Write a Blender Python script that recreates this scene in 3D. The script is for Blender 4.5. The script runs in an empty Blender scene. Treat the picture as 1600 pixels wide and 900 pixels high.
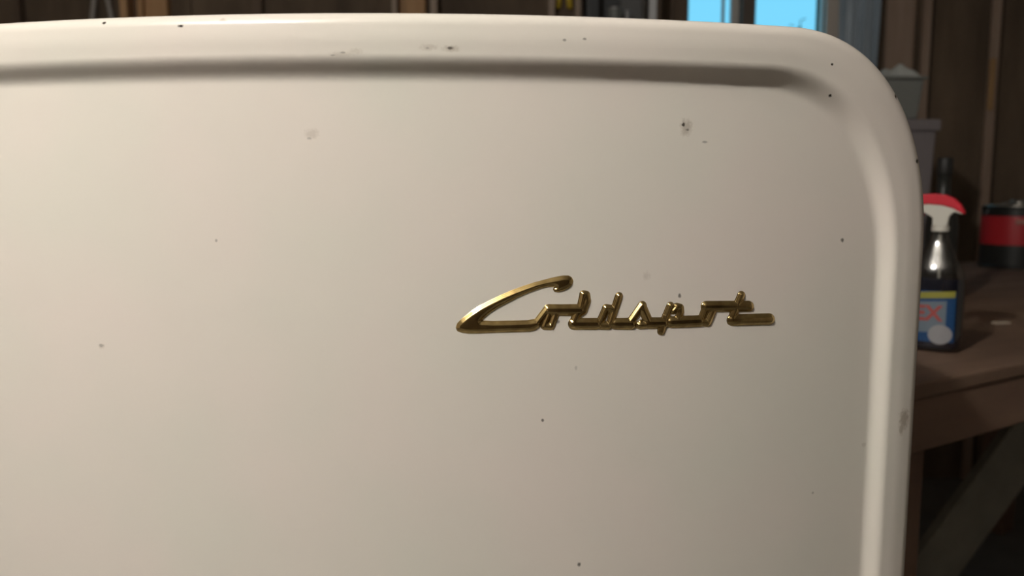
import bpy, bmesh, math, random
import numpy as np
from mathutils import Vector, Matrix

random.seed(7)
rng = np.random.default_rng(11)
SC = bpy.context.scene
COL = SC.collection

# ------------------------------------------------------------------ camera
EYE = 1.28                      # camera height above the floor
F = 1300.0                      # focal length in pixels of a 1600 x 900 frame
PITCH, ROLL, YAW = 0.1151, 0.0015, 0.0125
BOW_K, BOW_X, BOW_Y = 0.5554, -0.0679, 0.530    # bowed front of the refrigerator door


def ray(px, py):
    u = (np.asarray(px, float) - 800) / F
    v = (450 - np.asarray(py, float)) / F
    cr, sr = math.cos(ROLL), math.sin(ROLL)
    u, v = u * cr - v * sr, u * sr + v * cr
    cp, sp = math.cos(PITCH), math.sin(PITCH)
    dx, dy, dz = u, cp + v * sp, -sp + v * cp
    cy, sy = math.cos(YAW), math.sin(YAW)
    return dx * cy + dy * sy, -dx * sy + dy * cy, dz


def at(px, py, Y):
    """point at distance Y (world y) seen at a photo position"""
    dx, dy, dz = ray(px, py)
    t = Y / dy
    return Vector((float(t * dx), float(Y), float(EYE + t * dz)))


def on_z(px, py, z):
    dx, dy, dz = ray(px, py)
    t = (z - EYE) / dz
    return Vector((float(t * dx), float(t * dy), float(z)))


def on_door(px, py):
    dx, dy, dz = ray(px, py)
    a = BOW_K * dx * dx
    b = -2 * BOW_K * BOW_X * dx - dy
    c = BOW_Y + BOW_K * BOW_X ** 2
    t = (-b - np.sqrt(np.maximum(b * b - 4 * a * c, 0))) / (2 * a + 1e-12)
    return t * dx, t * dy, EYE + t * dz


cam_d = bpy.data.cameras.new('camera')
cam = bpy.data.objects.new('camera', cam_d)
COL.objects.link(cam)
fw = Vector([float(c) for c in ray(800, 450)])
rt = Vector([float(c) for c in ray(800 + F, 450)]) - fw
up = Vector([float(c) for c in ray(800, 450 - F)]) - fw
M4 = Matrix((rt.normalized(), up.normalized(), -fw.normalized())).transposed().to_4x4()
M4.translation = Vector((0, 0, EYE))
cam.matrix_world = M4
cam_d.sensor_width = 36.0
cam_d.lens = 36.0 * F / 1600.0
cam_d.clip_start = 0.02
cam_d.dof.use_dof = True
cam_d.dof.focus_distance = 0.56
cam_d.dof.aperture_fstop = 7.2
SC.camera = cam

# ------------------------------------------------------------------ sky, exposure
W = bpy.data.worlds.new('sky')
SC.world = W
W.use_nodes = True
bg = W.node_tree.nodes['Background']
bg.inputs[0].default_value = (0.21, 0.69, 0.97, 1)
bg.inputs[1].default_value = 1.12
SC.view_settings.view_transform = 'Standard'
SC.view_settings.look = 'None'
SC.view_settings.gamma = 1
SC.view_settings.use_curve_mapping = False
SC.view_settings.exposure = 0.0

LAMP_FRONT = (-0.76, -0.36, 2.28)
LAMP_FRONT_STRENGTH = 1600.0
LAMP_COLOR = (1.0, 0.95, 0.87)
CEIL = 2.42

# ------------------------------------------------------------------ helpers


def mat(name, color, rough=0.6, metal=0.0, var=None, scale=20.0, stretch=(1, 1, 1), bump=0.0,
        spec=0.5, emission=None, estr=0.0, detail=6.0):
    m = bpy.data.materials.new(name)
    m.use_nodes = True
    nt = m.node_tree
    b = nt.nodes['Principled BSDF']
    b.inputs['Base Color'].default_value = (*color, 1)
    b.inputs['Roughness'].default_value = rough
    b.inputs['Metallic'].default_value = metal
    b.inputs['Specular IOR Level'].default_value = spec
    if emission:
        b.inputs['Emission Color'].default_value = (*emission, 1)
        b.inputs['Emission Strength'].default_value = estr
    if var or bump:
        tc = nt.nodes.new('ShaderNodeTexCoord')
        mp = nt.nodes.new('ShaderNodeMapping')
        mp.inputs['Scale'].default_value = stretch
        nz = nt.nodes.new('ShaderNodeTexNoise')
        nz.inputs['Scale'].default_value = scale
        nz.inputs['Detail'].default_value = detail
        nt.links.new(tc.outputs['Object'], mp.inputs[0])
        nt.links.new(mp.outputs[0], nz.inputs['Vector'])
        if var:
            cr = nt.nodes.new('ShaderNodeValToRGB')
            cr.color_ramp.elements[0].position = 0.3
            cr.color_ramp.elements[0].color = (*color, 1)
            cr.color_ramp.elements[1].position = 0.72
            cr.color_ramp.elements[1].color = (*var, 1)
            nt.links.new(nz.outputs['Fac'], cr.inputs[0])
            nt.links.new(cr.outputs[0], b.inputs['Base Color'])
        if bump:
            bp = nt.nodes.new('ShaderNodeBump')
            bp.inputs['Strength'].default_value = bump
            bp.inputs['Distance'].default_value = 0.01
            nt.links.new(nz.outputs['Fac'], bp.inputs['Height'])
            nt.links.new(bp.outputs[0], b.inputs['Normal'])
    return m


def mesh_obj(name, verts, faces, m, parent=None, smooth=False, bevel=0.0, loc=None, segs=2):
    me = bpy.data.meshes.new(name)
    me.from_pydata([tuple(map(float, v)) for v in verts], [], faces)
    me.update()
    return link(name, me, m, parent, smooth, bevel, loc, segs)


def link(name, me, m, parent=None, smooth=False, bevel=0.0, loc=None, segs=2):
    o = bpy.data.objects.new(name, me)
    COL.objects.link(o)
    if m:
        me.materials.append(m)
    if parent is not None:
        o.parent = parent
    if loc is not None:
        o.location = loc
    if smooth:
        for p in me.polygons:
            p.use_smooth = True
    if bevel:
        md = o.modifiers.new('bevel', 'BEVEL')
        md.width = bevel
        md.segments = segs
        md.limit_method = 'ANGLE'
        md.angle_limit = math.radians(40)
    return o


BOXF = [(0, 3, 2, 1), (4, 5, 6, 7), (0, 1, 5, 4), (1, 2, 6, 5), (2, 3, 7, 6), (3, 0, 4, 7)]


def box_v(x0, x1, y0, y1, z0, z1):
    return [(x0, y0, z0), (x1, y0, z0), (x1, y1, z0), (x0, y1, z0),
            (x0, y0, z1), (x1, y0, z1), (x1, y1, z1), (x0, y1, z1)]


def boxes(bl):
    v, f = [], []
    for b in bl:
        n = len(v)
        v += box_v(*b)
        f += [tuple(i + n for i in q) for q in BOXF]
    return v, f


def box(name, b, m, parent=None, bevel=0.0, off=(0, 0, 0), loc=None):
    v = [(a[0] - off[0], a[1] - off[1], a[2] - off[2]) for a in box_v(*b)]
    return mesh_obj(name, v, BOXF, m, parent, bevel=bevel, loc=loc)


def lathe(prof, n=32, sx=1.0, sy=1.0, power=2.0, cap=True):
    v, f = [], []
    for r, z in prof:
        for i in range(n):
            a = 2 * math.pi * i / n
            c, s = math.cos(a), math.sin(a)
            e = 2.0 / power
            v.append((r * sx * math.copysign(abs(c) ** e, c), r * sy * math.copysign(abs(s) ** e, s), z))
    for j in range(len(prof) - 1):
        for i in range(n):
            k = (i + 1) % n
            f.append((j * n + i, j * n + k, (j + 1) * n + k, (j + 1) * n + i))
    if cap:
        f.append(tuple(range(n))[::-1])
        f.append(tuple(range((len(prof) - 1) * n, len(prof) * n)))
    return v, f


def tube(pts, r, n=10):
    """swept round bar; r may be a list"""
    pts = [Vector(p) for p in pts]
    rs = r if isinstance(r, (list, tuple)) else [r] * len(pts)
    v, f = [], []
    for i, p in enumerate(pts):
        d = (pts[min(i + 1, len(pts) - 1)] - pts[max(i - 1, 0)]).normalized()
        a = d.cross(Vector((0, 1, 0)) if abs(d.y) < 0.9 else Vector((1, 0, 0))).normalized()
        b = d.cross(a)
        for k in range(n):
            t = 2 * math.pi * k / n
            v.append(tuple(p + (a * math.cos(t) + b * math.sin(t)) * rs[i]))
    for i in range(len(pts) - 1):
        for k in range(n):
            k2 = (k + 1) % n
            f.append((i * n + k, i * n + k2, (i + 1) * n + k2, (i + 1) * n + k))
    f.append(tuple(range(n))[::-1])
    f.append(tuple(range((len(pts) - 1) * n, len(pts) * n)))
    return v, f


def prism(poly, y0, y1):
    """outline in x/z pushed along y"""
    n = len(poly)
    v = [(p[0], y0, p[1]) for p in poly] + [(p[0], y1, p[1]) for p in poly]
    f = [tuple(range(n)), tuple(range(2 * n - 1, n - 1, -1))]
    for i in range(n):
        k = (i + 1) % n
        f.append((i, n + i, n + k, k))
    return v, f


def empty(name, loc, rz=0.0):
    o = bpy.data.objects.new(name, None)
    COL.objects.link(o)
    o.location = loc
    o.rotation_euler = (0, 0, rz)
    o.empty_display_size = 0.05
    return o


def tag(o, label, cat, group=None):
    o['label'] = label
    o['category'] = cat
    if group:
        o['group'] = group
    return o


def struct(o):
    o['kind'] = 'structure'
    return o


# ------------------------------------------------------------------ materials
WOOD_T = (1, 1, 0.06)
M = dict(
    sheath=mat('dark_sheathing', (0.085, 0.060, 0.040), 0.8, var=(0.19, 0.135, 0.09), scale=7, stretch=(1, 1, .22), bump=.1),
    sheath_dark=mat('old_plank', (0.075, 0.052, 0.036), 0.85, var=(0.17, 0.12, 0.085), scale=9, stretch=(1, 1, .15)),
    stud=mat('pine_stud', (0.46, 0.265, 0.125), 0.7, var=(0.57, 0.35, 0.185), scale=26, stretch=WOOD_T),
    stud_grey=mat('weathered_stud', (0.33, 0.25, 0.19), 0.75, var=(0.44, 0.35, 0.28), scale=26, stretch=WOOD_T),
    stud_brown=mat('brown_stud', (0.29, 0.205, 0.155), 0.75, var=(0.41, 0.305, 0.24), scale=26, stretch=WOOD_T),
    patch=mat('newer_wood', (0.36, 0.21, 0.095), 0.7, var=(0.44, 0.27, 0.13), scale=26, stretch=WOOD_T),
    room=mat('room_boards', (0.07, 0.055, 0.042), 0.85, var=(0.11, 0.085, 0.065), scale=6, stretch=(1, 1, .2)),
    room_light=mat('pale_room_boards', (0.48, 0.43, 0.37), 0.85, var=(0.56, 0.50, 0.44), scale=6, stretch=(1, 1, .2)),
    ceiling=mat('ceiling_boards', (0.60, 0.57, 0.53), 0.85, var=(0.68, 0.65, 0.61), scale=6, stretch=(1, .1, 1)),
    concrete=mat('concrete', (0.15, 0.14, 0.13), 0.85, var=(0.20, 0.19, 0.175), scale=5, bump=.1),
    ground=mat('outdoor_ground', (0.10, 0.13, 0.06), 0.95, var=(0.16, 0.16, 0.09), scale=3),
    bench=mat('bench_wood', (0.13, 0.075, 0.050), 0.7, var=(0.24, 0.155, 0.105), scale=9, stretch=(.35, 1.4, 1), bump=.06),
    bench_side=mat('bench_side_wood', (0.17, 0.10, 0.070), 0.75, var=(0.25, 0.155, 0.105), scale=12, stretch=(.2, 1, 1)),
    pale=mat('pale_wood', (0.50, 0.42, 0.33), 0.8),
    oldboard=mat('grey_board', (0.25, 0.245, 0.21), 0.85, var=(0.33, 0.315, 0.27), scale=14),
    cream=mat('window_paint', (0.62, 0.60, 0.57), 0.45),
    darkframe=mat('dark_window_post', (0.14, 0.115, 0.095), 0.7),
    greyframe=mat('grey_brown_casing', (0.56, 0.50, 0.45), 0.7, var=(0.66, 0.60, 0.54), scale=20, stretch=WOOD_T),
    steel=mat('grey_steel', (0.66, 0.67, 0.69), 0.5, 0.1),
    steel_dark=mat('dark_grey_steel', (0.075, 0.078, 0.082), 0.5, 0.2),
    tin=mat('dull_tin', (0.30, 0.30, 0.30), 0.45, 0.4),
    grip_grey=mat('grey_grip', (0.36, 0.33, 0.30), 0.55),
    grip_yellow=mat('yellow_grip', (0.72, 0.52, 0.05), 0.45),
    sheet=mat('plastic_sheet', (0.19, 0.24, 0.29), 0.3, var=(0.52, 0.62, 0.72), scale=6, stretch=(3, 1, .3)),
    tote=mat('grey_tote', (0.19, 0.20, 0.19), 0.5),
    tote_b=mat('grey_violet_tote', (0.20, 0.18, 0.19), 0.55),
    rag=mat('pale_rag', (0.42, 0.44, 0.42), 0.9, var=(0.5, 0.52, 0.5), scale=30),
    black=mat('black_paint', (0.016, 0.017, 0.016), 0.4),
    black_cap=mat('black_plastic', (0.02, 0.02, 0.02), 0.5),
    red=mat('red_label', (0.50, 0.02, 0.03), 0.4),
    red_pale=mat('faded_label_print', (0.56, 0.26, 0.22), 0.5),
    grey_print=mat('grey_label_print', (0.10, 0.11, 0.10), 0.5),
    lid=mat('paint_can_lid', (0.48, 0.45, 0.40), 0.32, 0.85),
    white_pl=mat('white_plastic', (0.72, 0.70, 0.63), 0.4),
    red_pl=mat('red_plastic', (0.66, 0.006, 0.028), 0.45),
    liquid=mat('blue_liquid', (0.006, 0.010, 0.032), 0.12),
    lab_yellow=mat('label_yellow', (0.33, 0.31, 0.05), 0.5),
    lab_blue=mat('label_blue', (0.010, 0.06, 0.18), 0.5),
    lab_pale=mat('label_pale_blue', (0.16, 0.21, 0.26), 0.5),
    lab_red=mat('label_red', (0.42, 0.08, 0.07), 0.5),
    lab_white=mat('label_white', (0.33, 0.33, 0.35), 0.5),
    gasket=mat('gasket', (0.03, 0.03, 0.03), 0.7),
    kick=mat('kick_plate', (0.05, 0.05, 0.05), 0.6),
    leaf=mat('leaf_green', (0.05, 0.10, 0.05), 0.6),
    stem=mat('brown_stem', (0.06, 0.05, 0.03), 0.8),
    socket=mat('lamp_socket', (0.5, 0.48, 0.44), 0.5),
)


def bulb_mat(name, strength, color):
    m = bpy.data.materials.new(name)
    m.use_nodes = True
    nt = m.node_tree
    nt.nodes.remove(nt.nodes['Principled BSDF'])
    e = nt.nodes.new('ShaderNodeEmission')
    e.inputs[0].default_value = (*color, 1)
    e.inputs[1].default_value = strength
    nt.links.new(e.outputs[0], nt.nodes['Material Output'].inputs[0])
    return m


def glass_mat(name, tint, refl=0.06, rough=0.02):
    m = bpy.data.materials.new(name)
    m.use_nodes = True
    nt = m.node_tree
    nt.nodes.remove(nt.nodes['Principled BSDF'])
    t = nt.nodes.new('ShaderNodeBsdfTransparent')
    t.inputs[0].default_value = (*tint, 1)
    g = nt.nodes.new('ShaderNodeBsdfGlossy')
    g.inputs['Roughness'].default_value = rough
    mx = nt.nodes.new('ShaderNodeMixShader')
    mx.inputs[0].default_value = refl
    nt.links.new(t.outputs[0], mx.inputs[1])
    nt.links.new(g.outputs[0], mx.inputs[2])
    nt.links.new(mx.outputs[0], nt.nodes['Material Output'].inputs[0])
    return m


M['pane'] = glass_mat('window_glass', (0.97, 0.99, 1.0), 0.04)
M['clear'] = glass_mat('clear_plastic', (0.76, 0.76, 0.75), 0.15, 0.09)


def gold_mat():
    m = mat('gold_plating', (0.72, 0.47, 0.13), 0.14, 1.0)
    nt = m.node_tree
    b = nt.nodes['Principled BSDF']
    tc = nt.nodes.new('ShaderNodeTexCoord')
    nz = nt.nodes.new('ShaderNodeTexNoise')
    nz.inputs['Scale'].default_value = 160
    nz.inputs['Detail'].default_value = 5
    cr = nt.nodes.new('ShaderNodeValToRGB')
    cr.color_ramp.elements[0].position = 0.35
    cr.color_ramp.elements[0].color = (0.56, 0.40, 0.17, 1)
    cr.color_ramp.elements[1].position = 0.65
    cr.color_ramp.elements[1].color = (0.76, 0.57, 0.25, 1)
    nt.links.new(tc.outputs['Object'], nz.inputs['Vector'])
    nt.links.new(nz.outputs['Fac'], cr.inputs[0])
    nt.links.new(cr.outputs[0], b.inputs['Base Color'])
    return m


M['gold'] = gold_mat()

FR_LOC = Vector((-0.105, 0.95, 0.0))       # refrigerator base centre


def enamel_mat(name, chips, stains):
    """aged white enamel; chips and stains are wear at fixed places on the door"""
    m = mat(name, (0.82, 0.77, 0.71), 0.22, spec=0.55)
    nt = m.node_tree
    b = nt.nodes['Principled BSDF']
    tc = nt.nodes.new('ShaderNodeTexCoord')
    flat = nt.nodes.new('ShaderNodeVectorMath')
    flat.operation = 'MULTIPLY'
    flat.inputs[1].default_value = (1, 0, 1)
    nt.links.new(tc.outputs['Object'], flat.inputs[0])
    nz = nt.nodes.new('ShaderNodeTexNoise')
    nz.inputs['Scale'].default_value = 420
    nz.inputs['Detail'].default_value = 3
    nt.links.new(tc.outputs['Object'], nz.inputs['Vector'])

    def field(spots):
        last = None
        for (x, z, sx, sz, w) in spots:
            # stretched distance to the mark, wobbled by noise
            s = nt.nodes.new('ShaderNodeVectorMath')
            s.operation = 'SUBTRACT'
            s.inputs[1].default_value = (x, 0, z)
            nt.links.new(flat.outputs[0], s.inputs[0])
            q = nt.nodes.new('ShaderNodeVectorMath')
            q.operation = 'MULTIPLY'
            q.inputs[1].default_value = (1 / sx, 0, 1 / sz)
            nt.links.new(s.outputs[0], q.inputs[0])
            l = nt.nodes.new('ShaderNodeVectorMath')
            l.operation = 'LENGTH'
            nt.links.new(q.outputs[0], l.inputs[0])
            ad = nt.nodes.new('ShaderNodeMath')
            ad.operation = 'MULTIPLY_ADD'
            ad.inputs[1].default_value = 1.3
            nt.links.new(nz.outputs['Fac'], ad.inputs[0])
            nt.links.new(l.outputs['Value'], ad.inputs[2])
            mr = nt.nodes.new('ShaderNodeMapRange')
            mr.inputs['From Min'].default_value = 1.75
            mr.inputs['From Max'].default_value = 1.1
            mr.inputs['To Min'].default_value = 0
            mr.inputs['To Max'].default_value = w
            nt.links.new(ad.outputs[0], mr.inputs['Value'])
            if last is None:
                last = mr.outputs[0]
            else:
                mx = nt.nodes.new('ShaderNodeMath')
                mx.operation = 'MAXIMUM'
                nt.links.new(last, mx.inputs[0])
                nt.links.new(mr.outputs[0], mx.inputs[1])
                last = mx.outputs[0]
        return last

    # faint yellowing of the old enamel
    n2 = nt.nodes.new('ShaderNodeTexNoise')
    n2.inputs['Scale'].default_value = 7
    nt.links.new(tc.outputs['Object'], n2.inputs['Vector'])
    cr = nt.nodes.new('ShaderNodeValToRGB')
    cr.color_ramp.elements[0].position = 0.35
    cr.color_ramp.elements[0].color = (0.845, 0.775, 0.715, 1)
    cr.color_ramp.elements[1].position = 0.68
    cr.color_ramp.elements[1].color = (0.80, 0.775, 0.70, 1)
    nt.links.new(n2.outputs['Fac'], cr.inputs[0])
    col = cr.outputs[0]
    for spots, c in ((stains, (0.23, 0.165, 0.095, 1)), (chips, (0.030, 0.022, 0.016, 1))):
        if not spots:
            continue
        fac = field(spots)
        mx = nt.nodes.new('ShaderNodeMix')
        mx.data_type = 'RGBA'
        mx.inputs[7].default_value = c
        nt.links.new(fac, mx.inputs[0])
        nt.links.new(col, mx.inputs[6])
        col = mx.outputs[2]
    nt.links.new(col, b.inputs['Base Color'])
    # soft unevenness of hand-wiped enamel
    n3 = nt.nodes.new('ShaderNodeTexNoise')
    n3.inputs['Scale'].default_value = 260
    bp = nt.nodes.new('ShaderNodeBump')
    bp.inputs['Strength'].default_value = 0.02
    bp.inputs['Distance'].default_value = 0.001
    nt.links.new(tc.outputs['Object'], n3.inputs['Vector'])
    nt.links.new(n3.outputs['Fac'], bp.inputs['Height'])
    nt.links.new(bp.outputs[0], b.inputs['Normal'])
    return m


def spot(px, py, rx, ry, w):
    x, y, z = on_door(px, py)
    k = 0.00042
    return (float(x) - FR_LOC.x, float(z) - FR_LOC.z, rx * k, ry * k, w)


CHIPS = [spot(*a) for a in (
    (172, 40, 4, 2.5, 1), (291, 45, 5, 2.5, 1), (705, 79, 5, 2.5, .8), (670, 79, 3, 1.5, .35), (880, 67, 3, 2, .5),
    (911, 65, 3, 2.5, .6), (540, 86, 5, 1.3, .4), (525, 90, 4, 1.3, .4), (1291, 104, 2.8, 2.8, 1), (1292, 151, 3, 3, 1),
    (1393, 152, 3.2, 5, 1), (1425, 252, 5, 5, 1), (1316, 375, 4, 4, .8), (1068, 195, 3, 3.5, .9), (1074, 203, 3.5, 2.5, .6),
    (1102, 222, 5, 2, .45), (1062, 462, 3, 4, .75), (848, 657, 3, 3, .8), (158, 540, 4, 3, .35), (905, 882, 3, 4, .8),
    (483, 216, 4, 2.5, .4), (338, 376, 2.5, 2.5, .4), (872, 503, 3, 3, .6), (1119, 473, 3, 3, .7), (1270, 770, 2.5, 2.5, .4),
    (900, 575, 2.5, 4, .25))]
STAINS = [spot(*a) for a in (
    (1072, 199, 11, 14, .38), (486, 209, 12, 9, .22), (1403, 650, 12, 20, .5), (1399, 664, 6, 12, .45), (706, 80, 14, 5, .3),
    (672, 78, 14, 5, .22), (540, 88, 22, 4, .18), (158, 541, 7, 5, .18), (1010, 431, 7, 8, .16), (355, 36, 6, 4, .3),
    (560, 84, 10, 5, .2), (1350, 695, 5, 5, .2), (1008, 432, 4, 4, .2))]
M['enamel_door'] = enamel_mat('aged_white_enamel', CHIPS, STAINS)
M['enamel'] = enamel_mat('white_enamel', [], [])

# ------------------------------------------------------------------ room shell
YB = 3.62                       # face of the back wall sheathing
STUD_D = 0.089
XL, XR, YF = -2.75, 2.85, -2.1
TH = 0.12


def px_x(px, Y, py=20):
    return at(px, py, Y).x


wx0, wx1 = px_x(1074, YB), px_x(1291, YB)
wz0, wz1 = 1.50, 2.28
floor_o = struct(box('floor', (XL - .1, XR + .1, YF - .1, YB + TH, -0.1, 0.0), M['concrete']))
ceil_o = struct(box('ceiling', (XL - .1, XR + .1, YF - .1, YB + TH, CEIL, CEIL + .1), M['ceiling']))
struct(box('wall_left', (XL - .1, XL, YF, YB, 0, CEIL), M['room_light']))
struct(box('wall_right', (XR, XR + .1, YF, YB, 0, CEIL), M['room_light']))
struct(box('wall_front', (XL - .1, XR + .1, YF - .1, YF, 0, CEIL), M['room']))
v, f = boxes([(XL - .1, wx0, YB, YB + TH, 0, CEIL), (wx1, XR + .1, YB, YB + TH, 0, CEIL),
              (wx0, wx1, YB, YB + TH, 0, wz0), (wx0, wx1, YB, YB + TH, wz1, CEIL)])
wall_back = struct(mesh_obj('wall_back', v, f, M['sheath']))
struct(box('ground', (-14, 16, YB + TH + .01, 22, -0.3, -0.12), M['ground']))

SY = YB - STUD_D


def stud(p0, p1, m, depth=STUD_D, z0=0.0, z1=CEIL, back=0.0):
    yb = YB - back
    yf = yb - depth
    return box('stud', (px_x(p0, yf), px_x(p1, yf), yf, yb, z0, z1), M[m], wall_back, bevel=.002)


for a in ((187, 198.5, 'stud'), (214, 223, 'stud'), (223.6, 261, 'stud', .060),
          (612, 620.5, 'stud_grey'), (632, 664.5, 'stud', .060), (672.5, 683, 'stud_grey'),
          (857, 867, 'stud_grey'), (899, 907.5, 'stud_grey'), (909, 918, 'stud_grey', .07),
          (1386, 1431, 'stud_brown', .012), (1444, 1457, 'stud_brown', .03), (1552, 1566, 'stud_brown', .03),
          (395, 409, 'sheath_dark', .05), (22, 30, 'sheath_dark', .05)):
    stud(*a)
# recessed lining boards between the doubled studs
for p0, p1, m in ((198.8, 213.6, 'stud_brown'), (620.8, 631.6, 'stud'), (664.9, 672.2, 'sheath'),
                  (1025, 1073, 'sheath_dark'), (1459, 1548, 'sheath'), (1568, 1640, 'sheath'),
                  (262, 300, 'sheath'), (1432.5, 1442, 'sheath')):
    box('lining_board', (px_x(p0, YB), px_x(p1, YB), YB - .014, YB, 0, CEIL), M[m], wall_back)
# a short new piece of wood scabbed onto the right-hand stud
PY = YB - .030
p = at(1556, 92, PY)
q = at(1553, 172, PY)
box('stud_patch', (px_x(1553, PY - .010), px_x(1562, PY - .010), PY - .010, PY, q.z, p.z), M['patch'], wall_back, bevel=.002)

# ------------------------------------------------------------------ window
win = struct(empty('window_1', ((wx0 + wx1) / 2, YB, wz0)))


def wbox(name, p0, p1, y0, y1, z0, z1, m, parent=win, bevel=.002):
    l = win.location
    v = [(a - l.x, b - l.y, c - l.z) for a, b, c in box_v(px_x(p0, y0), px_x(p1, y0), y0, y1, z0, z1)]
    return mesh_obj(name, v, BOXF, m, parent, bevel=bevel)


for (p0, p1, ps) in ((1076, 1160, 1), (1180, 1291.5, 2)):
    y0, y1 = YB + .03, YB + .065
    s0, s1 = (1, 17) if ps == 1 else (.5, 6.5)       # stile widths
    # sash: left stile, right stile, rails
    if ps == 1:
        wbox('sash_stile', 1143, 1160, y0, y1, wz0, wz1, M['cream'])
        wbox('sash_stile', 1127.5, 1132.5, y0 + .045, y1 + .02, wz0, wz1, M['cream'])
        wbox('sash_stile', 1073.5, 1076, y0, y1, wz0, wz1, M['cream'])
        wbox('pane', 1076, 1143, y0 + .015, y0 + .019, wz0, wz1, M['pane'], bevel=0)
    else:
        wbox('sash_stile', 1285, 1292, y0, y1, wz0, wz1, M['cream'])
        wbox('sash_stile', 1179, 1181, y0, y1, wz0, wz1, M['cream'])
        wbox('pane', 1181, 1285, y0 + .015, y0 + .019, wz0, wz1, M['pane'], bevel=0)
    wbox('sash_rail', p0, p1, y0, y1, wz0, wz0 + .045, M['cream'])
    wbox('sash_rail', p0, p1, y0, y1, wz1 - .045, wz1, M['cream'])
wbox('mullion', 1160.5, 1179.5, YB - .03, YB + .10, wz0, wz1, M['darkframe'])
wbox('window_sill', 1068, 1300, YB - .05, YB + .02, wz0 - .035, wz0, M['greyframe'])
wbox('casing', 1292, 1312, YB - .022, YB - .001, wz0, wz1 + .08, M['greyframe'])
wbox('casing', 1052, 1073, YB - .022, YB - .001, wz0, wz1 + .08, M['sheath_dark'])

# ------------------------------------------------------------------ refrigerator
ZT = EYE + 0.1090
ZB = 0.17
DCX = -0.105                    # middle of the door
HWX = 0.309 - DCX               # half width
DOOR_BACK = 0.665


def bow(x):
    return BOW_Y + BOW_K * (x - BOW_X) ** 2


def outline(inset=0.0, n=40, hw=HWX, zt=ZT, zb=ZB, rx=0.118, rz=0.150, pw=2.2, nside=26, ntop=20):
    """closed outline, counter-clockwise seen from the front, as (x, z, nx, nz)"""
    P = []
    e = 2.0 / pw

    def corner(cx, cz, sx, sz, rev):
        out = []
        for i in range(n + 1):
            a = (math.pi / 2) * i / n
            if rev:
                a = math.pi / 2 - a
            out.append((cx + sx * rx * math.cos(a) ** e, cz + sz * rz * math.sin(a) ** e))
        return out
    x0, x1 = DCX - hw, DCX + hw
    tr = corner(x1 - rx, zt - rz, 1, 1, False)
    tl = corner(x0 + rx, zt - rz, -1, 1, True)
    bl = corner(x0 + rx, zb + rz, -1, -1, False)
    br = corner(x1 - rx, zb + rz, 1, -1, True)

    def seg(a, b, k):
        return [(a[0] + (b[0] - a[0]) * i / k, a[1] + (b[1] - a[1]) * i / k) for i in range(1, k)]
    P = tr + seg(tr[-1], tl[0], ntop) + tl + seg(tl[-1], bl[0], nside) + bl + seg(bl[-1], br[0], ntop) + br + seg(br[-1], tr[0], nside)
    P = np.array(P)
    # even re-spacing inside the corners
    T = np.roll(P, -1, 0) - np.roll(P, 1, 0)
    T /= np.linalg.norm(T, axis=1)[:, None] + 1e-12
    Nn = np.stack([T[:, 1], -T[:, 0]], 1)
    return P - Nn * inset, Nn


def resample(P, n):
    Q = np.vstack([P, P[:1]])
    d = np.r_[0, np.cumsum(np.linalg.norm(np.diff(Q, axis=0), axis=1))]
    s = np.linspace(0, d[-1], n, endpoint=False)
    return np.stack([np.interp(s, d, Q[:, 0]), np.interp(s, d, Q[:, 1])], 1)


def offset(P, d):
    T = np.roll(P, -1, 0) - np.roll(P, 1, 0)
    T /= np.linalg.norm(T, axis=1)[:, None]
    return P - np.stack([T[:, 1], -T[:, 0]], 1) * d


RIM_H = 0.0092
ROLL_R = 0.009


def rim_h(d):
    """how proud of the flat panel the pressed rim stands, at distance d from the edge"""
    if d < ROLL_R:
        t = 1 - d / ROLL_R
        return RIM_H - ROLL_R * 0.9 * (1 - math.sqrt(max(0, 1 - t * t)))
    a, b = 0.0240, 0.0425
    if d < a:
        return RIM_H + 0.0006 * math.sin(math.pi * (d - ROLL_R) / (a - ROLL_R))
    if d < b:
        t = (d - a) / (b - a)
        s = t * t * t * (t * (6 * t - 15) + 10)
        return RIM_H * (1 - s)
    return 0.0


fridge = empty('refrigerator', FR_LOC)
tag(fridge, 'white enamel refrigerator with bowed door, pressed rim and gold script badge', 'refrigerator')

def ring(d):
    return outline(hw=HWX - d, zt=ZT - d, zb=ZB + d, rx=.118 - .45 * d, rz=.150 - .45 * d)[0]


base = ring(0.0)
ds = [0.0] + [ROLL_R * (1 - math.cos(math.pi / 2 * i / 10)) for i in range(1, 11)] + \
     [0.012, 0.016, 0.020] + list(np.linspace(0.0240, 0.0425, 20)) + [0.046]
V, Fc = [], []
n = len(base)
rings = []
rings.append(np.c_[base[:, 0], np.full(n, DOOR_BACK), base[:, 1]])          # back edge
for d in ds:
    R = ring(d)
    rings.append(np.c_[R[:, 0], bow(R[:, 0]) - rim_h(d), R[:, 1]])
inner = ring(0.046)
cen = np.array([DCX, (ZT + ZB) / 2])
for k in range(1, 40):
    t = (k / 40.0)
    R = inner + (cen - inner) * t
    rings.append(np.c_[R[:, 0], bow(R[:, 0]), R[:, 1]])
V = np.vstack(rings) - np.array(FR_LOC)
nr = len(rings)
for j in range(nr - 1):
    for i in range(n):
        k = (i + 1) % n
        Fc.append((j * n + i, (j + 1) * n + i, (j + 1) * n + k, j * n + k))
V = np.vstack([V, [[DCX - FR_LOC.x, bow(DCX) - FR_LOC.y, cen[1]]]])
ci = len(V) - 1
for i in range(n):
    Fc.append(((nr - 1) * n + i, ci, (nr - 1) * n + (i + 1) % n))
Fc.append(tuple(range(n)))
door = mesh_obj('door', V, Fc, M['enamel_door'], fridge, smooth=True)
door['label'] = 'bowed white enamel door with pressed rim, chips and stains'
bm = bmesh.new()
bm.from_mesh(door.data)
bmesh.ops.recalc_face_normals(bm, faces=bm.faces)
bm.to_mesh(door.data)
bm.free()


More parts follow.
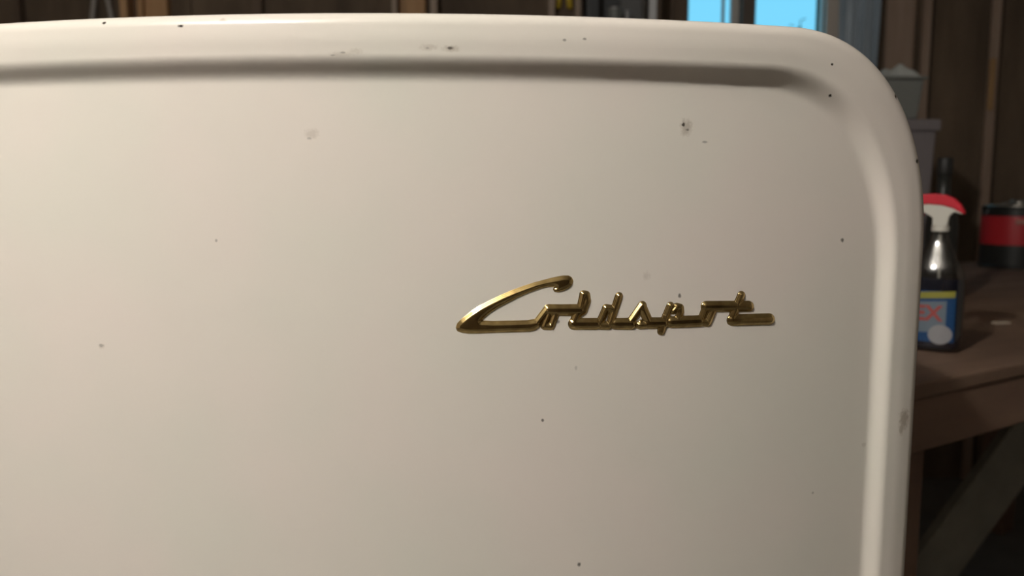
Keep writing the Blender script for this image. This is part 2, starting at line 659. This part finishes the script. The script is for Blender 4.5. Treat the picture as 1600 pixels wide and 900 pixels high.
def slab(name, inset, y0, y1, m, zb=ZB, n=200):
    P = resample(outline(inset=0, zb=zb)[0], n)
    P = offset(P, inset)
    v = [(a, y0, b) for a, b in P] + [(a, y1, b) for a, b in P]
    v = np.array(v) - np.array(FR_LOC)
    f = [tuple(range(n)), tuple(range(2 * n - 1, n - 1, -1))] + \
        [(i, n + i, n + (i + 1) % n, (i + 1) % n) for i in range(n)]
    return mesh_obj(name, v, f, m, fridge)


slab('gasket', 0.014, DOOR_BACK, DOOR_BACK + .012, M['gasket'])
slab('cabinet', 0.006, DOOR_BACK + .012, 1.24, M['enamel'], zb=0.06)
box('kick_plate', (DCX - .30, DCX + .30, .70, .72, .03, .066), M['kick'], fridge, off=FR_LOC)
for sx in (-1, 1):
    for yy in (.74, 1.16):
        v, f = lathe([(.018, 0), (.02, .006), (.012, .012), (.012, .062)], 14)
        mesh_obj('foot', v, f, M['kick'], fridge, loc=(sx * .29, yy - FR_LOC.y, 0))

# ------------------------------------------------------------------ script badge
C_POLY = [(713, 512), (715, 506), (719.5, 501), (725.3, 496), (737, 487), (750.6, 478.2), (767, 469.5), (784, 461.3),
          (801, 454), (818, 447.8), (835, 442), (851.9, 437.7), (867, 434), (880, 431.5), (888, 431.3), (893, 434),
          (895, 439), (893, 445), (888, 450), (880, 453.8), (872, 456), (867, 455.3), (865, 452), (867.8, 449.3),
          (865, 447.6), (858, 447.2), (845, 449.8), (826.6, 456.6), (809, 464), (792.8, 472.6), (777, 481),
          (764, 489.5), (755, 497.3), (751.5, 501.8), (770, 502.4), (800, 502), (825, 501), (838, 499),
          (846, 503), (843, 510), (836, 515.3), (828, 517.3), (818, 518), (780, 519), (750, 520.2), (733.7, 520.6),
          (722, 519.4), (715, 516.8)]
LET = [
    ('poly', C_POLY),
    # o
    ('str', [((838.5, 505), (856, 482), 5.3), ((851, 508.5), (859.5, 486), 4.6), ((869.5, 487), (861.5, 509), 5.0),
             ((851, 509.5), (861, 510), 5.2), ((858, 484.6), (906, 484.6), 8.3)]),
    # l
    ('str', [((906.5, 483), (911.5, 460.5), 4.9), ((916, 460.5), (917.3, 470), 5.2), ((917.3, 470), (911.5, 485), 5.4),
             ((911.5, 485), (904, 490), 5.6), ((911.5, 459.8), (916, 460.5), 5.2), ((903, 488), (895.5, 508), 6.2),
             ((897, 506.1), (931, 506.1), 8.4)]),
    # d
    ('str', [((936.8, 505.5), (947, 482), 5.2), ((947, 481.3), (957, 483), 5.2), ((967.3, 462.5), (953, 506), 5.2),
             ((939, 508.7), (950, 509), 5.8), ((961.5, 506), (986, 506), 8.3)]),
    # s
    ('str', [((984, 504), (1002.8, 477.5), 5.1), ((1003.8, 477), (1005.5, 484), 5.6), ((1005, 484), (1013, 502), 6.6),
             ((1000, 508), (1015, 506.5), 6.0), ((996, 510), (1001, 503), 2.8), ((1013, 505), (1037, 504.7), 8.2)]),
    # p
    ('str', [((1047.5, 477.5), (1040.5, 494), 5.2), ((1040.5, 494), (1033, 518), 5.4), ((1051.5, 486), (1057.5, 479.5), 4.6),
             ((1057.5, 479.3), (1062.6, 480.5), 5.2), ((1062.6, 480.5), (1063, 487.5), 5.2), ((1063, 487.5), (1059.5, 498), 5.0),
             ((1049, 503.5), (1093, 501.8), 8.5)]),
    # o
    ('str', [((1095.5, 500), (1102.5, 480), 5.0), ((1113.5, 486), (1106, 503.5), 5.2), ((1095.5, 503.3), (1105, 504.2), 5.8),
             ((1103.5, 479), (1150, 478.8), 7.9)]),
    # t
    ('str', [((1158.3, 461), (1150, 481), 5.5), ((1150, 481), (1142, 502), 5.7), ((1148, 478.8), (1169.5, 478.6), 7.8),
             ((1144.5, 500.3), (1201.5, 498.6), 8.3)]),
]


def seg_d(X, Y, a, b):
    ax, ay = a
    bx_, by_ = b
    dx, dy = bx_ - ax, by_ - ay
    t = np.clip(((X - ax) * dx + (Y - ay) * dy) / (dx * dx + dy * dy), 0, 1)
    return np.hypot(X - ax - t * dx, Y - ay - t * dy)


def field_of(let, X, Y):
    kind, data = let
    if kind == 'str':
        D = np.full(X.shape, -1e9)
        for a, b, r in data:
            D = np.maximum(D, r - seg_d(X, Y, a, b))
        return D
    n = len(data)
    dist = np.full(X.shape, 1e9)
    ins = np.zeros(X.shape, bool)
    for i in range(n):
        a, b = data[i], data[(i + 1) % n]
        dist = np.minimum(dist, seg_d(X, Y, a, b))
        if a[1] != b[1]:
            cond = (a[1] > Y) != (b[1] > Y)
            xi = (b[0] - a[0]) * (Y - a[1]) / (b[1] - a[1]) + a[0]
            ins ^= cond & (X < xi)
    return np.where(ins, dist, -dist)


PXM = 0.00041


def relief(name, let, prof, step, parent, grow=0.0):
    if let[0] == 'all':
        x0, x1, y0, y1 = 706, 1216, 424, 530
    else:
        pts = let[1] if let[0] == 'poly' else [p for s in let[1] for p in s[:2]]
        xs, ys = [p[0] for p in pts], [p[1] for p in pts]
        x0, x1, y0, y1 = min(xs) - 12, max(xs) + 12, min(ys) - 12, max(ys) + 12
    X, Y = np.meshgrid(np.arange(x0, x1, step), np.arange(y0, y1, step))
    if let[0] == 'all':
        D = np.maximum.reduce([field_of(l, X, Y) for l in LET])
    else:
        D = field_of(let, X, Y)
    D = D + grow
    # light smoothing rounds the cast edges
    for _ in range(2):
        D = (D + np.roll(D, 1, 0) + np.roll(D, -1, 0) + np.roll(D, 1, 1) + np.roll(D, -1, 1)) / 5
    H = np.interp(D, [p[0] for p in prof], [p[1] for p in prof]) * PXM
    wx, wy, wz = on_door(X, Y)
    nx = 2 * BOW_K * (wx - BOW_X)
    ny = -np.ones_like(nx)
    ln = np.hypot(nx, ny)
    P = np.stack([wx + nx / ln * H, wy + ny / ln * H, wz], -1) - np.array(FR_LOC)
    keep = D > -1.6 * step - .6
    h, w = X.shape
    q = keep[:-1, :-1] | keep[1:, :-1] | keep[:-1, 1:] | keep[1:, 1:]
    jj, ii = np.nonzero(q)
    idx = np.arange(h * w).reshape(h, w)
    quads = np.stack([idx[jj, ii], idx[jj + 1, ii], idx[jj + 1, ii + 1], idx[jj, ii + 1]], 1)
    used, inv = np.unique(quads, return_inverse=True)
    quads = inv.reshape(quads.shape)
    o = mesh_obj(name, P.reshape(-1, 3)[used], [tuple(map(int, a)) for a in quads], M['gold'], parent, smooth=True)
    return o


badge = relief('badge', ('all', None), [(-3, -1.6), (0, 0.0), (0.9, 0.8), (2.0, 1.0), (30, 1.0)], 0.8, fridge, grow=0.8)
badge['label'] = 'raised gold script lettering badge'
PROF = [(-2.5, -2.4), (0, 0.5), (0.8, 1.6), (1.5, 1.9), (2.6, 3.0), (3.8, 3.95), (5.3, 4.7), (6.3, 4.95), (8.5, 5.1), (20, 5.3)]
for l in LET:
    relief('letter', l, PROF, 0.55, badge)

# ------------------------------------------------------------------ workbench
BZ = EYE - 0.253                # bench height
e0 = on_z(1436, 600, BZ)
e1 = on_z(1600, 566, BZ)
ang = math.atan2(e1.y - e0.y, e1.x - e0.x)
bench = empty('workbench', (e0.x, e0.y, 0), ang)
tag(bench, 'brown stained wooden workbench with thick front board behind the refrigerator', 'workbench')
BL0, BL1, BD = -0.03, 2.25, 1.06
box('bench_top', (BL0, BL1, 0, BD, BZ - .022, BZ), M['bench'], bench, bevel=.004)
box('front_board', (BL0, BL1, .004, .042, BZ - .098, BZ - .022), M['bench_side'], bench, bevel=.003)
box('back_board', (BL0, BL1, BD - .042, BD - .004, BZ - .098, BZ - .022), M['bench_side'], bench, bevel=.003)
box('end_board', (BL0, BL0 + .038, .042, BD - .042, BZ - .098, BZ - .022), M['bench_side'], bench, bevel=.003)
box('end_board', (BL1 - .038, BL1, .042, BD - .042, BZ - .098, BZ - .022), M['bench_side'], bench, bevel=.003)
for lx in (BL0 + .04, BL1 - .13):
    for ly in (.045, BD - .135):
        box('leg', (lx, lx + .089, ly, ly + .089, 0, BZ - .022), M['bench_side'], bench, bevel=.003)

# board leaning under the bench
a = at(1585, 735, 1.72)
b = at(1480, 880, 1.70)
d = (b - a)
lo = a + d * ((0.012 - a.z) / d.z)
hi = a - d * 0.55
ax = (hi - lo)
L = ax.length
rotq = ax.to_track_quat('X', 'Z')
plank = box('leaning_board', (0, L, -.012, .012, -.055, .055), M['oldboard'], bevel=.003)
plank.rotation_euler = rotq.to_euler()
plank.location = lo + Vector((0, 0, .04))
tag(plank, 'old grey board leaning in the dark beneath the workbench', 'board')

# ------------------------------------------------------------------ spray bottle
bc = on_z(1458, 546, BZ)
bot = empty('spray_bottle', bc, math.radians(-32))
tag(bot, 'clear spray bottle of dark blue liquid with red and white trigger head', 'spray bottle')
s = bc.y / F                    # metres per photo pixel at the bottle


def hz(py):                     # height above the bench of a photo row at the bottle
    return at(1458, py, bc.y).z - BZ


R = 40 * s
prof = [(R * .90, 0.0), (R * .98, .004), (R, .012), (R, hz(452)), (R * .985, hz(436)), (R * .93, hz(424)), (R * .80, hz(412)),
        (R * .62, hz(398)), (R * .45, hz(384)), (R * .33, hz(372)), (R * .29, hz(362)), (R * .29, hz(352))]
v, f = lathe(prof, 48, 1, .68, 2.7)
mesh_obj('bottle_body', v, f, M['clear'], bot, smooth=True)
prof2 = [(r * .955, max(z, .004)) for r, z in prof if z < hz(437)] + [(R * .93, hz(435)), (R * .93, hz(434.5))]
v, f = lathe(prof2, 48, 1, .68, 2.7)
mesh_obj('liquid', v, f, M['liquid'], bot, smooth=True)
v, f = lathe([(R * .29, hz(362)), (R * .32, hz(361)), (R * .32, hz(353)), (R * .29, hz(352))], 28)
mesh_obj('collar', v, f, M['white_pl'], bot, smooth=False, bevel=.001)


def hx(px):
    return (px - 1458) * s


head = [(hx(a), hz(b)) for a, b in ((1447, 353), (1447, 340), (1436, 333), (1418, 331), (1418, 320), (1436, 314), (1462, 316),
                                    (1480, 325), (1490, 334), (1486, 334), (1476, 331), (1470, 338), (1468, 353))]
v, f = prism(head, -.0125, .0125)
mesh_obj('sprayer_head', v, f, M['white_pl'], bot, bevel=.004)
shroud = [(hx(a), hz(b)) for a, b in ((1416, 321), (1417, 309), (1430, 303.5), (1448, 302.5), (1464, 304.5), (1476, 310),
                                      (1486, 320), (1491.5, 331), (1491, 335), (1486, 332), (1474, 325), (1458, 320.5),
                                      (1440, 319))]
v, f = prism(shroud, -.015, .015)
mesh_obj('sprayer_shroud', v, f, M['red_pl'], bot, bevel=.004)
v, f = tube([(hx(1430), 0, hz(331)), (hx(1425), 0, hz(345)), (hx(1429), 0, hz(360)), (hx(1422), 0, hz(372))],
            [.006, .005, .0045, .004])
mesh_obj('trigger', v, f, M['red_pl'], bot, smooth=True)
v, f = tube([(hx(1418), 0, hz(325.5)), (hx(1410), 0, hz(325.5))], .009, 14)
mesh_obj('nozzle', v, f, M['red_pl'], bot)
v, f = tube([(0, 0, hz(352)), (0.002, .002, hz(440)), (.006, .004, .02)], .0022, 8)
mesh_obj('dip_tube', v, f, M['white_pl'], bot, smooth=True)


def label_patch(name, u0, u1, p0, p1, m, parent, proud, shape=None, n=14, k=8):
    """patch of the curved front, u in metres across, rows p0 (top) to p1 in photo rows"""
    v, f = [], []
    e = 2.7
    A, B = R, R * .68

    def surf(u, z):
        uu = max(-.985, min(.985, u / A))
        return (u, -B * (1 - abs(uu) ** e) ** (1 / e) - proud, z)
    if shape == 'disc':
        cu, cz, rad = u0, hz(p0), u1
        v.append(surf(cu, cz))
        for i in range(28):
            a = 2 * math.pi * i / 28
            v.append(surf(cu + rad * math.cos(a), cz + rad * math.sin(a) * p1))
        f = [(0, 1 + i, 1 + (i + 1) % 28) for i in range(28)]
    else:
        for j in range(k + 1):
            for i in range(n + 1):
                t = i / n
                sl = (shape or 0.0) * (t - .5)
                v.append(surf(u0 + (u1 - u0) * t, hz(p0 + (p1 - p0) * j / k + sl)))
        for j in range(k):
            for i in range(n):
                q = j * (n + 1) + i
                f.append((q, q + n + 1, q + n + 2, q + 1))
    o = mesh_obj(name, v, f, m, parent, smooth=False)
    md = o.modifiers.new('thickness', 'SOLIDIFY')
    md.thickness = .0004
    md.offset = 1
    return o


lb = label_patch('label', hx(1430), hx(1487), 452, 530, M['lab_blue'], bot, .0008)
label_patch('label_band', hx(1430), hx(1486), 453, 463, M['lab_yellow'], lb, .0014, shape=-4)
label_patch('label_field', hx(1430), hx(1475), 468, 515, M['lab_pale'], lb, .0014, shape=-3)
label_patch('label_seal', hx(1468), 17.0 * s, 518, .9, M['lab_white'], lb, .0022, shape='disc')


def lettering(name, body, size, loc, rot, m, parent, extrude=.0003):
    c = bpy.data.curves.new(name, 'FONT')
    c.body = body
    c.size = size
    c.extrude = extrude
    c.offset = size * .028
    c.align_x = 'CENTER'
    c.align_y = 'CENTER'
    to = bpy.data.objects.new(name + '_curve', c)
    COL.objects.link(to)
    dg = bpy.context.evaluated_depsgraph_get()
    me = bpy.data.meshes.new_from_object(to.evaluated_get(dg))
    bpy.data.objects.remove(to)
    bpy.data.curves.remove(c)
    me.materials.clear()
    o = link(name, me, m, parent, loc=loc)
    o.rotation_euler = rot
    return o


tx = lettering('label_lettering', 'EX', 33 * s, (hx(1449), -R * .68 - .0022, hz(487)), (math.pi / 2, 0, 0), M['lab_red'], lb)
tx.data.transform(Matrix.Shear('XY', 4, (0.15, 0)))

# ------------------------------------------------------------------ paint can
cc = on_z(1586, 417, BZ)
cs = cc.y / F
can = empty('paint_can', cc, 0)
tag(can, 'black paint can with red label band and shiny lid on the workbench', 'can')
CR = 52 * cs


def cz(py):
    return at(1586, py, cc.y).z - BZ


H = cz(322)
v, f = lathe([(CR * .985, 0), (CR, .003), (CR, .008), (CR * .985, .011), (CR * .985, H - .010), (CR, H - .007), (CR, H - .002),
              (CR * .98, H)], 56)
mesh_obj('can_body', v, f, M['black'], can, smooth=False, bevel=.001)
v, f = lathe([(CR * .99, cz(381)), (CR * .992, cz(379)), (CR * .992, cz(339)), (CR * .99, cz(337))], 56, cap=False)
mesh_obj('label_band', v, f, M['red'], can, smooth=True)


def arc_strip(name, a0, a1, r, z0, z1, m, n=10):
    v, f = [], []
    for i in range(n + 1):
        a = a0 + (a1 - a0) * i / n
        v += [(r * math.sin(a), -r * math.cos(a), z0), (r * math.sin(a), -r * math.cos(a), z1)]
    for i in range(n):
        f.append((2 * i, 2 * i + 2, 2 * i + 3, 2 * i + 1))
    o = mesh_obj(name, v, f, m, can, smooth=True)
    md = o.modifiers.new('thickness', 'SOLIDIFY')
    md.thickness = .0004
    md.offset = 1
    return o


arc_strip('label_print', -.62, .75, CR * .999, cz(349), cz(342), M['red_pale'])
arc_strip('label_print', -.30, .55, CR * .999, cz(369.5), cz(366.5), M['red_pale'])
arc_strip('label_print', -.20, .80, CR * .992, cz(397), cz(392), M['grey_print'])
arc_strip('label_print', -.25, .80, CR * .992, cz(415), cz(401), M['grey_print'])
v, f = lathe([(CR * .93, H - .004), (CR * .94, H + .003), (CR * .90, H + .005), (CR * .86, H + .001), (CR * .5, H), (.001, H)], 56)
mesh_obj('lid', v, f, M['lid'], can, smooth=True)
hb = []
for i in range(21):
    t = math.pi * i / 20
    hb.append((-CR * 1.03 * math.cos(t), -.03 * math.sin(t) - .0, H - .03 + .048 * math.sin(t)))
v, f = tube(hb, .0022, 8)
mesh_obj('handle', v, f, M['tin'], can, smooth=True)
v, f = lathe([(.030, H + .0005), (.032, H + .012), (.026, H + .021), (.001, H + .024)], 28)
mesh_obj('pour_cap', v, f, M['lid'], can, smooth=True)

# ------------------------------------------------------------------ clutter on the bench
sc_ = on_z(1564, 506, BZ)
scr = box('wood_scrap', (-.016, .016, -.007, .007, 0, .004), M['pale'], bevel=.001, loc=sc_)
scr.rotation_euler = (0, 0, .15)
tag(scr, 'small pale wood scrap lying on the workbench beside the spray bottle', 'scrap')

YT = 2.35


def stack_box(name, px0, px1, py0, py1, Y, dep, m, label, cat, rim=True, z0=None):
    a = at(px0, py0, Y)
    b = at(px1, py1, Y)
    zb_ = b.z if z0 is None else z0
    w, h = (b.x - a.x), a.z - zb_
    o = empty(name, ((a.x + b.x) / 2, Y + dep / 2, zb_))
    t = .93
    v = [(-w / 2 * t, -dep / 2 * t, 0), (w / 2 * t, -dep / 2 * t, 0), (w / 2 * t, dep / 2 * t, 0), (-w / 2 * t, dep / 2 * t, 0),
         (-w / 2, -dep / 2, h * .93), (w / 2, -dep / 2, h * .93), (w / 2, dep / 2, h * .93), (-w / 2, dep / 2, h * .93)]
    mesh_obj('bin_body', v, BOXF, m, o, bevel=.006)
    box('bin_lid', (-w / 2 - .008, w / 2 + .008, -dep / 2 - .008, dep / 2 + .008, h * .93, h), m, o, bevel=.004)
    tag(o, label, cat)
    return o


low = stack_box('storage_bin', 1290, 1450, 186, 440, YT, .34, M['tote_b'],
                'tall grey violet lidded bin standing on the workbench', 'bin', z0=BZ)
upz = at(1400, 186, YT).z
upb = stack_box('storage_bin', 1300, 1442, 119, 185, YT, .32, M['tote'],
                'small dark grey lidded bin stacked on the taller bin', 'bin', z0=upz)

# crumpled rag on the stack
g = 22
ra, rb = at(1372, 118, YT + .05), at(1438, 118, YT + .05)
rz0 = at(1400, 119, YT).z
vv, ff = [], []
w = rb.x - ra.x
for j in range(g + 1):
    for i in range(g + 1):
        u, t = i / g, j / g
        edge = min(1, 5 * min(u, 1 - u, t, 1 - t))
        h = .046 * (0.1 + .9 * u) * (1 - .9 * abs(2 * t - 1) ** 2) * edge + .008 * math.sin(9 * u + 5 * t) * edge + .006 * math.sin(17 * u - 11 * t) * edge
        vv.append((ra.x + w * u, YT + .03 + .19 * t, rz0 + .002 + max(0, h)))
for j in range(g):
    for i in range(g):
        k = j * (g + 1) + i
        ff.append((k, k + 1, k + g + 2, k + g + 1))
vv = np.array(vv)
rl = Vector((vv[:, 0].mean(), vv[:, 1].mean(), rz0))
rag = mesh_obj('rag', vv - np.array(rl), ff, M['rag'], smooth=True, loc=rl)
md = rag.modifiers.new('thickness', 'SOLIDIFY')
md.thickness = .002
md.offset = 1
tag(rag, 'crumpled pale grey rag lying on top of the stacked bins', 'rag')

# dark glass bottle behind the spray bottle
dc = on_z(1464, 470, BZ)
sp = empty('glass_bottle', dc)
tag(sp, 'dark slim-necked bottle standing behind the blue spray bottle', 'bottle')
hh = at(1465, 246, dc.y).z - BZ
prof = [(.033, 0), (.036, .004), (.036, hh * .52), (.034, hh * .58), (.027, hh * .65), (.0185, hh * .71), (.0150, hh * .76), (.0145, hh * .90)]
v, f = lathe(prof, 32)
mesh_obj('bottle_body', v, f, M['black'], sp, smooth=True)
v, f = lathe([(.0155, hh * .88), (.0165, hh * .89), (.0165, hh * .985), (.015, hh), (.001, hh)], 28)
mesh_obj('cap', v, f, M['black_cap'], sp, smooth=True)

# ------------------------------------------------------------------ things on the back wall


def pliers(px_l, px_r, py_top, py_bot, m_grip, label, group=None, grip_from=.45, Y=YB - .022, w=4.0, curved=0.0):
    cxp = (px_l + px_r) / 2
    base_ = at(cxp, py_bot, Y)
    s_ = Y / F
    o = empty('pliers', base_)
    Ht = (py_bot - py_top) * s_

    def X(px):
        return (px - cxp) * s_
    pivot = Vector((0, 0, Ht))
    for sgn, pe in ((-1, px_l), (1, px_r)):
        end = Vector((X(pe), 0, 0))
        mid = pivot.lerp(end, .5) + Vector((sgn * curved * s_, 0, 0))
        v, f = tube([pivot, pivot.lerp(mid, .6), mid, mid.lerp(end, .6), end],
                    [w * .6 * s_, w * .8 * s_, w * s_, w * s_, w * .8 * s_], 10)
        mesh_obj('handle', v, f, m_grip, o, smooth=True)
        v, f = prism([(0, Ht - .012), (sgn * .016, Ht), (sgn * .013, Ht + .03), (sgn * .002, Ht + .062), (0, Ht + .062)], -.006, .006)
        mesh_obj('jaw', v, f, M['steel'], o, bevel=.001)
    v, f = tube([(0, -.011, Ht), (0, .011, Ht)], .011, 16)
    mesh_obj('pivot', v, f, M['steel'], o)
    v, f = tube([(0, -.012, Ht + .066), (0, .020, Ht + .066)], .003, 8)
    mesh_obj('hanging_nail', v, f, M['steel_dark'], o)
    tag(o, label, 'pliers', group)
    return o


pliers(143, 178, -62, 48, M['grip_grey'], 'pliers with pale grey handles hanging on the back wall', w=4.2)
pliers(872, 890, -66, 13, M['grip_yellow'], 'pliers with yellow grips hanging between two back wall studs', w=5.0, curved=1.5)

# steel shelf with tins, left of the window
SX0, SX1 = px_x(919, 3.30), px_x(1026, 3.30)
sh = empty('steel_shelf', ((SX0 + SX1) / 2, 3.44, 0))
tag(sh, 'dark grey steel shelf unit with pale corner post beside the window', 'shelf')


def sbox(name, b, m):
    return box(name, b, m, sh, off=sh.location, bevel=.0015)


shz = at(960, 40, 3.36).z
sbox('back_sheet', (SX0, SX1, 3.575, 3.580, .05, CEIL - .03), M['steel_dark'])
for x0 in (SX0, SX1 - .028):
    for y0 in (3.30, 3.55):
        if not (x0 == SX0 and y0 == 3.30):
            sbox('post', (x0, x0 + .028, y0, y0 + .024, 0, CEIL - .02), M['steel'])
sbox('post', (SX0 - .006, SX0 + .012, 3.30, 3.318, 0, CEIL - .02), M['steel_dark'])
sbox('side_sheet', (SX1 - .115, SX1 - .03, 3.46, 3.472, .05, CEIL - .03), mat('mid_grey_sheet', (.15, .15, .15), .5, .2))
for z_ in (.3, .8, 1.3, shz):
    sbox('shelf_board', (SX0 + .002, SX1 - .002, 3.325, 3.548, z_ - .02, z_), M['steel_dark'])


def tin_on_shelf(px0, px1, py, m, label):
    Y = 3.37
    a, b = at(px0, py, Y), at(px1, py, Y)
    r = (b.x - a.x) / 2
    h = a.z - shz
    o = empty('tin', ((a.x + b.x) / 2, Y, shz + .0005))
    v, f = lathe([(r * .96, 0), (r, .003), (r, h * .92)], 24)
    mesh_obj('tin_body', v, f, m, o)
    v, f = lathe([(r * 1.05, h * .90), (r * 1.05, h), (r * .95, h + .001)], 24)
    mesh_obj('tin_lid', v, f, M['tin'], o)
    tag(o, label, 'tin')


tin_on_shelf(950, 971, 13, M['tote'], 'wide grey tin with dull lid on the steel shelf')
tin_on_shelf(976, 985, 17, M['tin'], 'narrow pale tin beside the wide tin on the steel shelf')

# hanging plastic sheet right of the window
Y = YB - .06
xa, xb = px_x(1314, Y), px_x(1374, Y)
vv, ff = [], []
gx, gz = 60, 12
for j in range(gz + 1):
    z_ = 0.85 + (CEIL - .03 - .85) * j / gz
    for i in range(gx + 1):
        u = i / gx
        amp = .014 + .006 * math.sin(3 * z_)
        vv.append((xa + (xb - xa) * u + .004 * math.sin(5 * z_ + 3 * u), Y + amp * math.sin(u * 15 + .5 * z_) + .006 * math.sin(u * 37), z_))
for j in range(gz):
    for i in range(gx):
        k = j * (gx + 1) + i
        ff.append((k, k + 1, k + gx + 2, k + gx + 1))
vv = np.array(vv)
pl = Vector((vv[:, 0].mean(), Y, .85))
sheet = mesh_obj('plastic_sheet', vv - np.array(pl), ff, M['sheet'], smooth=True, loc=pl)
md = sheet.modifiers.new('thickness', 'SOLIDIFY')
md.thickness = .0015
tag(sheet, 'dark grey folded plastic sheet hanging beside the window', 'sheet')

# shrub outside the window
tip = at(1251, 33, 5.4)
shrub = empty('shrub', (tip.x - .02, 5.4, -.12))
tag(shrub, 'thin leafy shrub tip showing outside the window', 'shrub')
hs = tip.z + .12
v, f = tube([(0, 0, 0), (.03, .02, hs * .4), (-.02, 0, hs * .75), (.02, 0, hs)], [.014, .011, .008, .003], 8)
mesh_obj('stem', v, f, M['stem'], shrub, smooth=True)
leaf_me = None
for i in range(60):
    t = 1 - (i / 60) ** 1.0 * .75
    a = i * 2.4
    ln = .05 if i < 8 else .085
    z_ = hs * t
    if leaf_me is None:
        v = [(0, 0, 0), (.3, .25, .05), (.7, .22, .08), (1, 0, 0), (.7, -.22, .08), (.3, -.25, .05), (.5, 0, -.02)]
        f = [(0, 6, 1), (1, 6, 2), (2, 6, 3), (3, 6, 4), (4, 6, 5), (5, 6, 0)]
        o = mesh_obj('leaf', v, f, M['leaf'], shrub, smooth=True)
        leaf_me = o.data
    else:
        o = bpy.data.objects.new('leaf', leaf_me)
        COL.objects.link(o)
        o.parent = shrub
    o.location = (.01 * math.cos(a), .01 * math.sin(a), z_)
    o.rotation_euler = (random.uniform(-.3, .3), -random.uniform(.2, .9), a)
    o.scale = (ln, ln, ln)

# ------------------------------------------------------------------ ceiling lamp (lights the door from the upper left)
for pos, st, lc, label in ((LAMP_FRONT, LAMP_FRONT_STRENGTH, LAMP_COLOR, 'bare warm bulb in a ceiling socket in front of the refrigerator'),):
    lo_ = empty('ceiling_lamp_offscreen', (pos[0], pos[1], CEIL))
    tag(lo_, label, 'lamp')
    dz = pos[2] - CEIL
    v, f = lathe([(.055, 0), (.055, -.012), (.026, -.022), (.024, dz + .055), (.018, dz + .05)], 28)
    mesh_obj('socket', v, f, M['socket'], lo_, smooth=False)
    pr = [(.012, .052), (.014, .04), (.024, .026)] + [(.033 * math.cos(t), .033 * math.sin(t)) for t in np.linspace(.6, -math.pi / 2 + .05, 12)]
    v, f = lathe([(a, b + dz) for a, b in pr], 28)
    mesh_obj('bulb_offscreen', v, f, bulb_mat('lit_bulb', st, lc), lo_, smooth=True)
